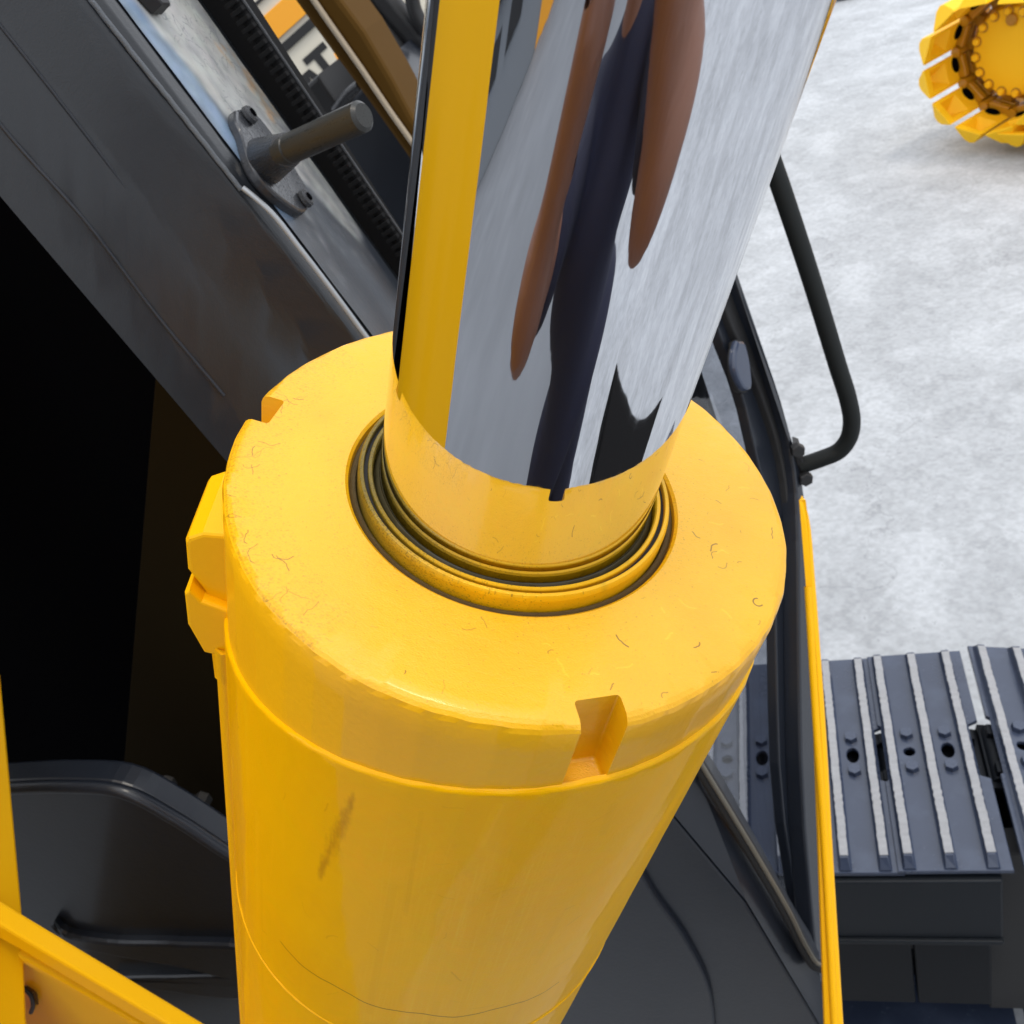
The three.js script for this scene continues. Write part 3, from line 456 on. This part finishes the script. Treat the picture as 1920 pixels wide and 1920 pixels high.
{ // swing casting in front of the machine, mirrored in the lower right of the rod
  const s = base('swing_casting', 'dark rounded swing casting mirrored in the lower right of the rod', 'casting', V(0.2, 0.5, -0.25));
  // plan of the deck (x forward, z to the viewer's side), measured from its origin
  const plan = [[0.04, -0.33], [0.44, -0.33], [0.40, -0.15], [0.37, 0.06], [0.33, 0.35], [0.26, 0.66], [0.20, 0.46], [0.10, 0.31], [0.04, 0.25]];
  const shp = new THREE.Shape(plan.map(([x, z]) => new THREE.Vector2(x, -z)));
  const g = new THREE.ExtrudeGeometry(shp, { depth: 0.2, bevelSize: 0.03, bevelThickness: 0.03, bevelSegments: 4 }); g.rotateX(-Math.PI / 2);
  mesh('deck', g, M.dullRubber, s);
  const pst = new THREE.CylinderGeometry(0.05, 0.06, 0.06, 48); pst.translate(0.18, 0.26, -0.1); mesh('pivot', pst, M.black, s);
}

// ================================================================ boom foot on the left, and the bracket beside it
{
  const b = base('boom_foot', 'yellow boom foot at the left edge of the view', 'boom', V(-0.9, 0.9, -0.3));
  const q = (y, z) => V(-0.75, EYE.y + y, z);
  part('side_plate', slab([q(1.3, -0.80), q(0.4, -0.76), q(-0.15, -0.66), q(-0.515, -0.585), q(-0.70, -0.449), q(-0.765, -0.393), q(-1.3, -0.10), q(-1.3, 0.03), q(1.3, 0.03)], { n: V(1, 0, 0), p: V(-0.75, 2.1, 0) }, 0, 0.3, 0.004), M.yellow, b);
  const f = base('frame_bracket', 'yellow frame bracket crossing the bottom left corner', 'bracket', V(-0.7, 1.2, -0.42));
  const Z = zP(-0.43);
  part('web_plate', slab([[-60, 1715], [30, 1770], [600, 2104], [600, 2300], [-60, 2300]], Z, 0, 0.02, 0.002), M.yellow, f);
  part('top_flange', slab([[-40, 1710], [36, 1756], [600, 2090], [600, 2116], [200, 1879], [36, 1781], [-40, 1739]], Z, 0.012, 0.018, 0.003), M.yellow, f);
  part('rib', slab([[30, 1790], [210, 1893], [300, 1946], [300, 1955], [205, 1901], [30, 1799]], Z, 0.006, 0.02, 0.002), M.yellow, f);
  part('slot_edge', tube(smooth2([[44, 1852], [58, 1866], [62, 1886], [58, 1898]], 12).map((p) => at(p[0], p[1], Z, 0.003)), 0.0022, 20, 8), M.black, f);
  part('slot_edge', tube(smooth2([[50, 1850], [66, 1862], [70, 1882]], 12).map((p) => at(p[0], p[1], Z, 0.003)), 0.0012, 20, 8), M.mustard, f);
}

// ================================================================ the yellow crawler machine at the upper right
{
  const d = ray(1901, 97), k = (0.455 - EYE.y) / d.y;
  const c = EYE.clone().addScaledVector(d, k);
  const t = base('yellow_crawler', 'bright yellow crawler undercarriage with round hub cover, upper right', 'crawler machine', V(c.x, 0, c.z));
  t.rotation.y = Math.atan2(-0.67, 0.74);
  const K = 6.5 / 6.5, hy = 0.455, rl = 0.315;
  const hub = new THREE.CylinderGeometry(0.225, 0.225, 0.05, 64); hub.rotateX(Math.PI / 2);
  const hg = toCreasedNormals(revolve([[0.0, -0.03], [0.0, 0.012], [0.10, 0.014], [0.205, 0.012], [0.222, 0.006], [0.235, -0.03]], 72).toNonIndexed(), 0.4); hg.rotateX(Math.PI / 2); hg.translate(0, hy, 0.0);
  mesh('hub_cover', hg, M.yellowFar, t);
  const bg = cyl(V(0, 0, 0), V(0, 0, 0.022), 0.021, 0.019, 6, 0.003), wg = cyl(V(0, 0, 0), V(0, 0, 0.006), 0.028, 0.028, 20, 0.001);
  for (let i = 0; i < 16; i++) { const a = i / 16 * 6.2832 + 0.1, b = mesh('bolt', bg, M.yellowFar, t); b.position.set(Math.cos(a) * 0.208, hy + Math.sin(a) * 0.208, 0.010); mesh('washer', wg, M.yellowOld, b); }
  const plug = mesh('drain_plug', cyl(V(0, 0, 0), V(0, 0, 0.02), 0.032, 0.03, 20, 0.004), M.yellowOld, t); plug.position.set(0.0, hy + 0.165, 0.012);
  const cover = mesh('final_drive', (() => { const g = revolve([[0.0, -0.25], [0.0, -0.03], [0.245, -0.03], [0.26, -0.06], [0.26, -0.25]], 60); g.rotateX(Math.PI / 2); g.translate(0, hy, 0); return g; })(), M.yellowOld, t);
  // sprocket teeth
  const tooth = new THREE.Shape([[-0.035, 0.23], [0.035, 0.23], [0.018, 0.30], [-0.018, 0.30]].map((p) => new THREE.Vector2(...p)));
  const tg = new THREE.ExtrudeGeometry(tooth, { depth: 0.05, bevelSize: 0.004, bevelThickness: 0.004, bevelSegments: 1 }); tg.translate(0, 0, -0.09);
  for (let i = 0; i < 13; i++) { const m = mesh('sprocket_tooth', tg, M.yellowOld, t); m.position.y = hy; m.rotation.z = i / 13 * 6.2832; }
  // triangular swamp shoe, hollow towards its end; x along the track, y outward, z across
  const sp = new THREE.Shape([[-0.077, 0], [0.077, 0], [0.074, 0.014], [0.030, 0.074], [0.0, 0.086], [-0.030, 0.074], [-0.074, 0.014]].map((p) => new THREE.Vector2(...p)));
  let sg = new THREE.ExtrudeGeometry(sp, { depth: 0.54, bevelSize: 0.003, bevelThickness: 0.003, bevelSegments: 1, bevelOffset: -0.003 }); sg.translate(0, 0, -0.24);
  { const p = sg.attributes.position; for (let i = 0; i < p.count; i++) { const z = p.getZ(i), y = p.getY(i); if (Math.abs(z) > 0.2) p.setZ(i, z - Math.sign(z) * Math.max(0, y) * 0.55); } sg.computeVertexNormals(); }
  const ev = new Evaluator(); ev.useGroups = false; ev.attributes = ['position', 'normal', 'uv'];
  const cutS = new THREE.Shape([[-0.062, 0], [0.062, 0], [0.045, 0.16], [-0.045, 0.16]].map((p) => new THREE.Vector2(...p)));
  const pyr = (w1, w2, d) => { const g = new THREE.CylinderGeometry(0.14, 1, 0.075, 4, 1); g.rotateY(Math.PI / 4); g.scale(w1, 1, w2); return g; };
  const sb = new Brush(sg); sb.updateMatrixWorld();
  const cb = new Brush(pyr(0.088, 0.105)); cb.position.set(0, 0.030, 0.190); cb.updateMatrixWorld();
  let shoe = ev.evaluate(sb, cb, SUBTRACTION).geometry; shoe = toCreasedNormals(shoe.index ? shoe.toNonIndexed() : shoe, 0.3); shoe.clearGroups();
  const slotG = (() => { const g = new THREE.SphereGeometry(1, 20, 12); g.scale(0.042, 0.016, 0.03); return g; })();
  const linkG = merge([box(0.12, 0.045, 0.045, 0, -0.02, -0.055, 0.008), box(0.12, 0.045, 0.04, 0, -0.02, 0.01, 0.008), (() => { const c = new THREE.CylinderGeometry(0.026, 0.026, 0.13, 20).toNonIndexed(); c.rotateX(Math.PI / 2); c.translate(0.08, -0.018, -0.02); return c; })()]);
  const proto = new THREE.Group(); proto.name = 'track_shoe';
  mesh('shoe_plate', shoe, M.yellowFar, proto); mesh('track_link', linkG, M.yellowOld, proto); mesh('link_slot', slotG, M.pit, proto).position.set(0.02, -0.001, 0.04);
  const put = (x, y, rot) => { const s = proto.clone(); s.position.set(x, y, 0); s.rotation.z = rot; t.add(s); };
  for (let i = 0; i < 8; i++) { const a = -0.12 - i * 0.555; put(Math.sin(a) * rl, hy + Math.cos(a) * rl, -a); }
  for (let i = 1; i < 12; i++) { put(i * 0.17, hy - rl, Math.PI); put(i * 0.17, hy + rl, 0); }
  mesh('track_frame', box(1.8, 0.26, 0.2, 1.2, hy, -0.1, 0.02), M.yellowOld, t);
  mesh('body', box(2.0, 0.7, 0.9, 1.3, hy + 0.75, -0.75, 0.05), M.yellowFar, t);
}

// ================================================================ a low backdrop added out of view to cover the sky mirrored in the rod
{
  const wh = base('added_backdrop', 'added low grey wall with orange panel, covering the sky mirrored at the top of the rod', 'backdrop', V(-16, 0, 14));
  wh.rotation.y = Math.atan2(16, -14);
  mesh('wall', box(34, 3.9, 6, 0, 1.95, -3, 0.05), phys({ color: lin(0.20, 0.215, 0.23), roughness: 0.8 }), wh);
  mesh('roof', box(35, 0.3, 7, 0, 4.06, -3, 0.05), phys({ color: lin(0.12, 0.12, 0.13), roughness: 0.7 }), wh);
  mesh('orange_panel', box(2.2, 3.2, 0.1, -1.2, 1.6, 0.06, 0.02), M.orange, wh);  // orange panel added to give the streak mirrored in the rod
  for (const x of [-12, -8, 5, 9, 13]) mesh('window', box(2.4, 1.0, 0.1, x, 2.6, 0.06, 0.02), M.black, wh);
}

// ================================================================ things behind the cab, upper left
{
  // cream arm with black lettering, slanting up to the right
  const c = EYE.clone().addScaledVector(ray(560, 100), 4.6);
  const b = base('cream_arm', 'cream machine arm with large black letters, upper left behind the cab', 'machine arm', c);
  const out = EYE.clone().sub(c).normalize();
  const tr = RIGHT.clone().multiplyScalar(0.745).addScaledVector(UPV, 0.667); tr.addScaledVector(out, -tr.dot(out)).normalize();
  const tu = out.clone().cross(tr);
  b.quaternion.setFromRotationMatrix(new THREE.Matrix4().makeBasis(tr, tu, out));
  const k = 4.6 / 1920 * 1.12;      // metres per survey pixel at that range
  mesh('arm_plate', box(2.6, 0.62, 0.3, 0.1, -0.02, -0.15, 0.02), M.cream, b);
  mesh('upper_plate', box(2.6, 0.44, 0.26, 0.1, 0.53, -0.17, 0.02), M.cream, b);
  mesh('black_band', box(2.58, 0.034, 0.02, 0.1, 0.050, 0.004, 0.003), M.black, b);
  mesh('orange_band', box(2.58, 0.095, 0.02, 0.1, 0.135, 0.003, 0.003), M.orange, b);
  mesh('panel_gap', box(2.58, 0.012, 0.02, 0.1, 0.232, 0.002, 0.003), M.black, b);
  const font = await new FontLoader().loadAsync('fonts/droid/droid_sans_bold.typeface.json');
  const letters = [['A', -0.096, -0.222], ['T', -0.009, -0.180]];
  for (const [ch, x, y] of letters) { const g = new TextGeometry(ch, { font, size: 0.155, depth: 0.004, curveSegments: 6 }); g.translate(x, y, 0.001); mesh('letter', g, M.black, b); }
  part('support_post', box(0.4, 1.7, 0.4, -1.85, 0.85, -4.75, 0.02), M.greyRough, b);
  // dark body in front of it
  const far = zP(-2.6);
  const dk = base('dark_machine_body', 'dark grey machine body standing behind the cab window seal', 'machine', at(680, 300, zP(-2.7)));
  part('side_plate', slab([[560, 215], [600, 150], [612, 205], [648, 205], [700, 135], [740, 170], [800, 250], [840, 700], [860, 1150], [640, 1150], [600, 700]], far, 0, 0.5, 0.01), M.grey, dk);
  part('top_block', slab([[566, 168], [596, 140], [640, 205], [612, 230], [580, 200]], far, 0.02, 0.2, 0.01), M.black, dk);
  part('handle', tube([[628, 208], [652, 176], [672, 160]].map((p) => at(p[0], p[1], far, 0.03)), 0.012, 16, 8), M.greyRough, dk);
  // mustard arm across, the shade on it darkened into its colour
  const am = base('mustard_arm', 'mustard loader arm with shade painted into its colour, slanting behind the chrome rod', 'machine arm', at(690, 160, zP(-2.3)));
  const A = zP(-2.3);
  part('side_plate', slab([[551, 0], [627, 105], [690, 190], [800, 345], [1010, 645], [1010, 590], [735, 214], [684, 138], [588, 0], [415, -265], [360, -265]], A, -0.03, 0.2, 0.01), M.mustard, am);
  part('top_plate', slab([[415, -265], [588, 0], [684, 138], [735, 214], [1010, 590], [1010, 530], [772, 219], [735, 149], [682, 59], [638, 0], [475, -265]], A, 0, 0.16, 0.012), M.mustard, am);
  part('edge_strip', tube([[415, -265], [588, 0], [684, 138], [735, 214], [1010, 590]].map((p) => at(p[0], p[1], A, 0.004)), 0.007, 20, 8), phys({ color: lin(0.42, 0.34, 0.24), roughness: 0.5 }), am);
  // black hydraulic legs and orange block
  const rp = base('tube_pair', 'pair of black hydraulic tubes with orange foot left of the chrome rod', 'hydraulic legs', at(750, 100, zP(-3.0)));
  const Q = zP(-3.0);
  part('tube', cyl(at(640, -40, Q), at(752, 103, Q), 0.042, 0.042, 24, 0.004), M.black, rp);
  part('tube', cyl(at(690, -40, Q), at(800, 95, Q), 0.036, 0.036, 24, 0.004), M.black, rp);
  part('bracket', slab([[735, 125], [770, 92], [800, 100], [800, 120], [745, 140]], Q, 0.03, 0.12, 0.01), M.greyRough, rp);
  part('clamp', cyl(at(655, 18, Q, 0.05), at(668, 44, Q, 0.05), 0.012, 0.012, 12, 0.002), M.worn, rp);
  part('hose', tube([[770, -20], [778, 20], [800, 60]].map((p) => at(p[0], p[1], Q, 0.04)), 0.02, 20, 10), M.black, rp);
  part('foot', slab([[733, 142], [790, 108], [830, 130], [830, 190], [770, 172], [755, 160]], Q, 0.02, 0.25, 0.012), M.orange, rp);
  const oo = base('orange_corner', 'small orange machine corner between lettered arm and mustard arm', 'machine part', at(640, 130, zP(-3.2)));
  part('block', slab([[624, 100], [650, 122], [672, 140], [668, 152], [656, 160], [645, 140]], zP(-3.2), 0, 0.2, 0.01), M.orange, oo);
}
{ // tyre lying beyond the rod top
  const c = at(1600, -46, { n: V(0, 1, 0), p: V(0, 0.12, 0) });
  const t = base('black_tyre', 'black tyre lying on the yard at the top edge', 'tyre', c);
  const g = new THREE.TorusGeometry(0.30, 0.12, 20, 60); g.rotateX(Math.PI / 2); mesh('tread', g, M.rubber, t);
  const lug = []; for (let i = 0; i < 40; i++) { const b = box(0.02, 0.16, 0.03, 0.415, 0, 0, 0.004); b.rotateY(i / 40 * 6.2832); lug.push(b); } mesh('tread_lugs', merge(lug), M.rubber, t).userData.kind = 'stuff';
}

// ================================================================ the photographer, seen mirrored in the rod
function field(bones, k, lo, hi, res, clip) {
  const mc = new MarchingCubes(res, new THREE.MeshBasicMaterial(), false, false, 400000); mc.isolation = 0;
  const c = lo.clone().add(hi).multiplyScalar(0.5), h = hi.clone().sub(lo).multiplyScalar(0.5), n = res;
  const B = bones.map(([a, b, ra, rb]) => ({ a, d: b.clone().sub(a), l: Math.max(1e-9, b.distanceToSquared(a)), ra, rb }));
  for (let z = 0; z < n; z++) for (let y = 0; y < n; y++) for (let x = 0; x < n; x++) {
    const px = c.x + (x - n / 2) / (n / 2) * h.x, py = c.y + (y - n / 2) / (n / 2) * h.y, pz = c.z + (z - n / 2) / (n / 2) * h.z; let s = 9;
    for (const { a, d, l, ra, rb } of B) { const ax = px - a.x, ay = py - a.y, az = pz - a.z; const t = Math.max(0, Math.min(1, (ax * d.x + ay * d.y + az * d.z) / l)); const q = Math.hypot(ax - d.x * t, ay - d.y * t, az - d.z * t) - (ra + (rb - ra) * t); const e = Math.max(0, k - Math.abs(s - q)) / k; s = Math.min(s, q) - e * e * k * 0.25; }
    if (clip) s = Math.max(s, clip(px, py, pz));
    mc.field[x + y * n + z * n * n] = -s;
  }
  mc.update();
  const p = new Float32Array(mc.positionArray.slice(0, mc.count * 3));
  for (let i = 0; i < mc.count; i++) { p[3 * i] = c.x + p[3 * i] * h.x; p[3 * i + 1] = c.y + p[3 * i + 1] * h.y; p[3 * i + 2] = c.z + p[3 * i + 2] * h.z; }
  let g = new THREE.BufferGeometry(); g.setAttribute('position', new THREE.BufferAttribute(p, 3)); g = mergeVertices(g, 1e-5); g.computeVertexNormals();
  return g;
}
{
  const E = (x, y, z) => V(x, EYE.y + y, z);
  const per = base('person', 'person in dark navy clothes holding up a phone, mirrored in the chrome rod', 'person', V(-0.05, 0.224, 0.48));
  const pelvis = E(-0.05, -0.91, 0.50), chest = E(-0.05, -0.53, 0.47), neck = E(-0.05, -0.34, 0.47);
  const shL = E(-0.225, -0.40, 0.47), shR = E(0.125, -0.40, 0.46), elL = E(-0.210, -0.235, 0.06), elR = E(0.105, -0.285, 0.0);
  const haL = E(-0.110, -0.100, 0.030), haR = E(0.040, -0.135, 0.030);
  const hiL = E(-0.15, -0.95, 0.50), hiR = E(0.05, -0.95, 0.50), knL = E(-0.16, -1.38, 0.49), knR = E(0.07, -1.38, 0.49), anL = E(-0.17, -1.79, 0.53), anR = E(0.08, -1.79, 0.53);
  const arms = [[shL, elL, 0.048, 0.040], [elL, haL, 0.030, 0.036], [shR, elR, 0.050, 0.044], [elR, haR, 0.048, 0.036]];
  const legs = [[hiL, knL, 0.088, 0.056], [knL, anL, 0.056, 0.038], [hiR, knR, 0.088, 0.056], [knR, anR, 0.056, 0.038], [anL, E(-0.18, -1.84, 0.36), 0.036, 0.028], [anR, E(0.09, -1.84, 0.36), 0.036, 0.028]];
  const torso = [[pelvis, chest, 0.13, 0.14], [E(-0.14, -0.90, 0.5), E(0.04, -0.90, 0.5), 0.12, 0.12], [E(-0.14, -0.50, 0.47), E(0.04, -0.50, 0.47), 0.115, 0.115], [shL, shR, 0.056, 0.056], [chest, neck, 0.07, 0.052], [neck, E(-0.05, -0.24, 0.47), 0.052, 0.05]];
  const bodyG = field([...torso, ...arms, ...legs], 0.05, E(-0.45, -1.93, -0.10), E(0.35, -0.05, 0.72), 120);
  const hc = E(-0.05, -0.13, 0.46);
  const hd = (x, y, z) => hc.clone().add(V(x, y, z));
  const headG = field([[hd(0, 0.03, 0.02), hd(0, 0.035, 0.0), 0.085, 0.085], [hd(0, -0.05, -0.025), hd(0, -0.075, -0.04), 0.062, 0.045], [hd(0, 0.0, -0.085), hd(0, -0.03, -0.105), 0.008, 0.014], [hd(-0.03, 0.018, -0.078), hd(0.03, 0.018, -0.078), 0.012, 0.012], [hd(-0.018, -0.066, -0.078), hd(0.018, -0.066, -0.078), 0.008, 0.008], [hd(-0.084, -0.005, 0.02), hd(-0.086, -0.035, 0.018), 0.014, 0.008], [hd(0.084, -0.005, 0.02), hd(0.086, -0.035, 0.018), 0.014, 0.008], [hd(0, -0.1, 0.02), hd(0, -0.05, 0.02), 0.05, 0.05]], 0.02, hd(-0.12, -0.15, -0.14), hd(0.12, 0.14, 0.14), 72);
  // hands close round the two ends of the phone
  const fwd = BACK.clone().negate();
  const C = (x, y, z) => EYE.clone().addScaledVector(RIGHT, x).addScaledVector(UPV, y).addScaledVector(fwd, z);
  const hand = (s) => { const X = s < 0 ? -0.055 : 0.105, w = s < 0 ? haL : haR, f = [[w, C(X + s * 0.012, -0.030, -0.022), 0.024, 0.022], [C(X + s * 0.014, -0.012, -0.022), C(X + s * 0.012, -0.05, -0.026), 0.016, 0.016]];
    for (let i = 0; i < 4; i++) { const y = 0.006 - i * 0.0185, len = [0.9, 1, 0.95, 0.75][i]; const a = C(X + s * 0.012, y, -0.022), b2 = C(X + s * 0.012, y + 0.003, -0.002), d2 = C(X - s * 0.010 * len, y + 0.004, 0.0045 - 0.004); f.push([a, b2, 0.0092, 0.0085], [b2, d2, 0.0085, 0.0072]); }
    f.push([C(X + s * 0.010, -0.045, -0.030), C(X - s * 0.006, -0.020, -0.030), 0.0105, 0.009], [C(X - s * 0.006, -0.020, -0.030), C(X - s * 0.020, -0.002, -0.026), 0.009, 0.008]);
    const bb = new THREE.Box3(); for (const [a, b] of f) { bb.expandByPoint(a); bb.expandByPoint(b); } bb.expandByScalar(0.035); return field(f, 0.010, bb.min, bb.max, 60); };
  part('body', merge([bodyG, headG, hand(-1), hand(1)].map((g) => { g.setAttribute('uv', new THREE.BufferAttribute(new Float32Array(g.attributes.position.count * 2), 2)); return g; })), M.skin, per);
  const fat = (b, d) => b.map(([p, q, r, s]) => [p, q, r + d, s + d]);
  const half = (p, q, u) => p.clone().lerp(q, u);
  part('shirt', field([...fat(torso.slice(0, 4), 0.022), [chest, E(-0.05, -0.36, 0.47), 0.09, 0.07], [shL, half(shL, elL, 0.72), 0.068, 0.062], [shR, half(shR, elR, 0.72), 0.068, 0.062]], 0.05, E(-0.5, -1.15, 0.0), E(0.4, -0.22, 0.75), 84, (x, y) => EYE.y - 1.02 - y), M.navy, per);
  part('trousers', field([...fat(legs.slice(0, 4), 0.03), ...fat(torso.slice(1, 2), 0.02)], 0.04, E(-0.4, -1.90, 0.25), E(0.3, -0.75, 0.75), 84, (x, y) => y - (EYE.y - 0.85)), M.navy, per);
  for (const x of [-0.18, 0.08]) part('shoe', field([[E(x, -1.832, 0.56), E(x, -1.842, 0.36), 0.044, 0.036], [E(x, -1.78, 0.54), E(x, -1.83, 0.54), 0.05, 0.05]], 0.03, E(x - 0.09, -1.90, 0.26), E(x + 0.09, -1.70, 0.66), 48, (a, y) => EYE.y - 1.876 - y), M.black, per);
  part('hair', field([[hd(0, 0.045, 0.03), hd(0, 0.05, 0.01), 0.092, 0.09], [hd(0, 0.0, 0.06), hd(0, -0.05, 0.06), 0.06, 0.045]], 0.03, hd(-0.13, -0.12, -0.14), hd(0.13, 0.17, 0.15), 48, (x, y, z) => (hc.z - 0.055 + (y - hc.y - 0.05) * -0.5) - z), M.hair, per);
  const st = base('step_block', 'low concrete block the mirrored person stands on', 'concrete block', V(-0.05, 0.112, 0.5)); mesh('block', box(0.6, 0.224, 0.5, 0, 0, 0, 0.01), phys({ color: lin(0.25, 0.26, 0.27), roughness: 0.9 }), st);
  const ph = base('phone', 'black phone held in the hands of the mirrored person', 'phone', C(0.03, -0.022, -0.008));
  ph.quaternion.copy(camera.quaternion);
  mesh('case', box(0.150, 0.072, 0.008, 0, 0, 0, 0.003), M.black, ph);
}

renderer.render(scene, camera);
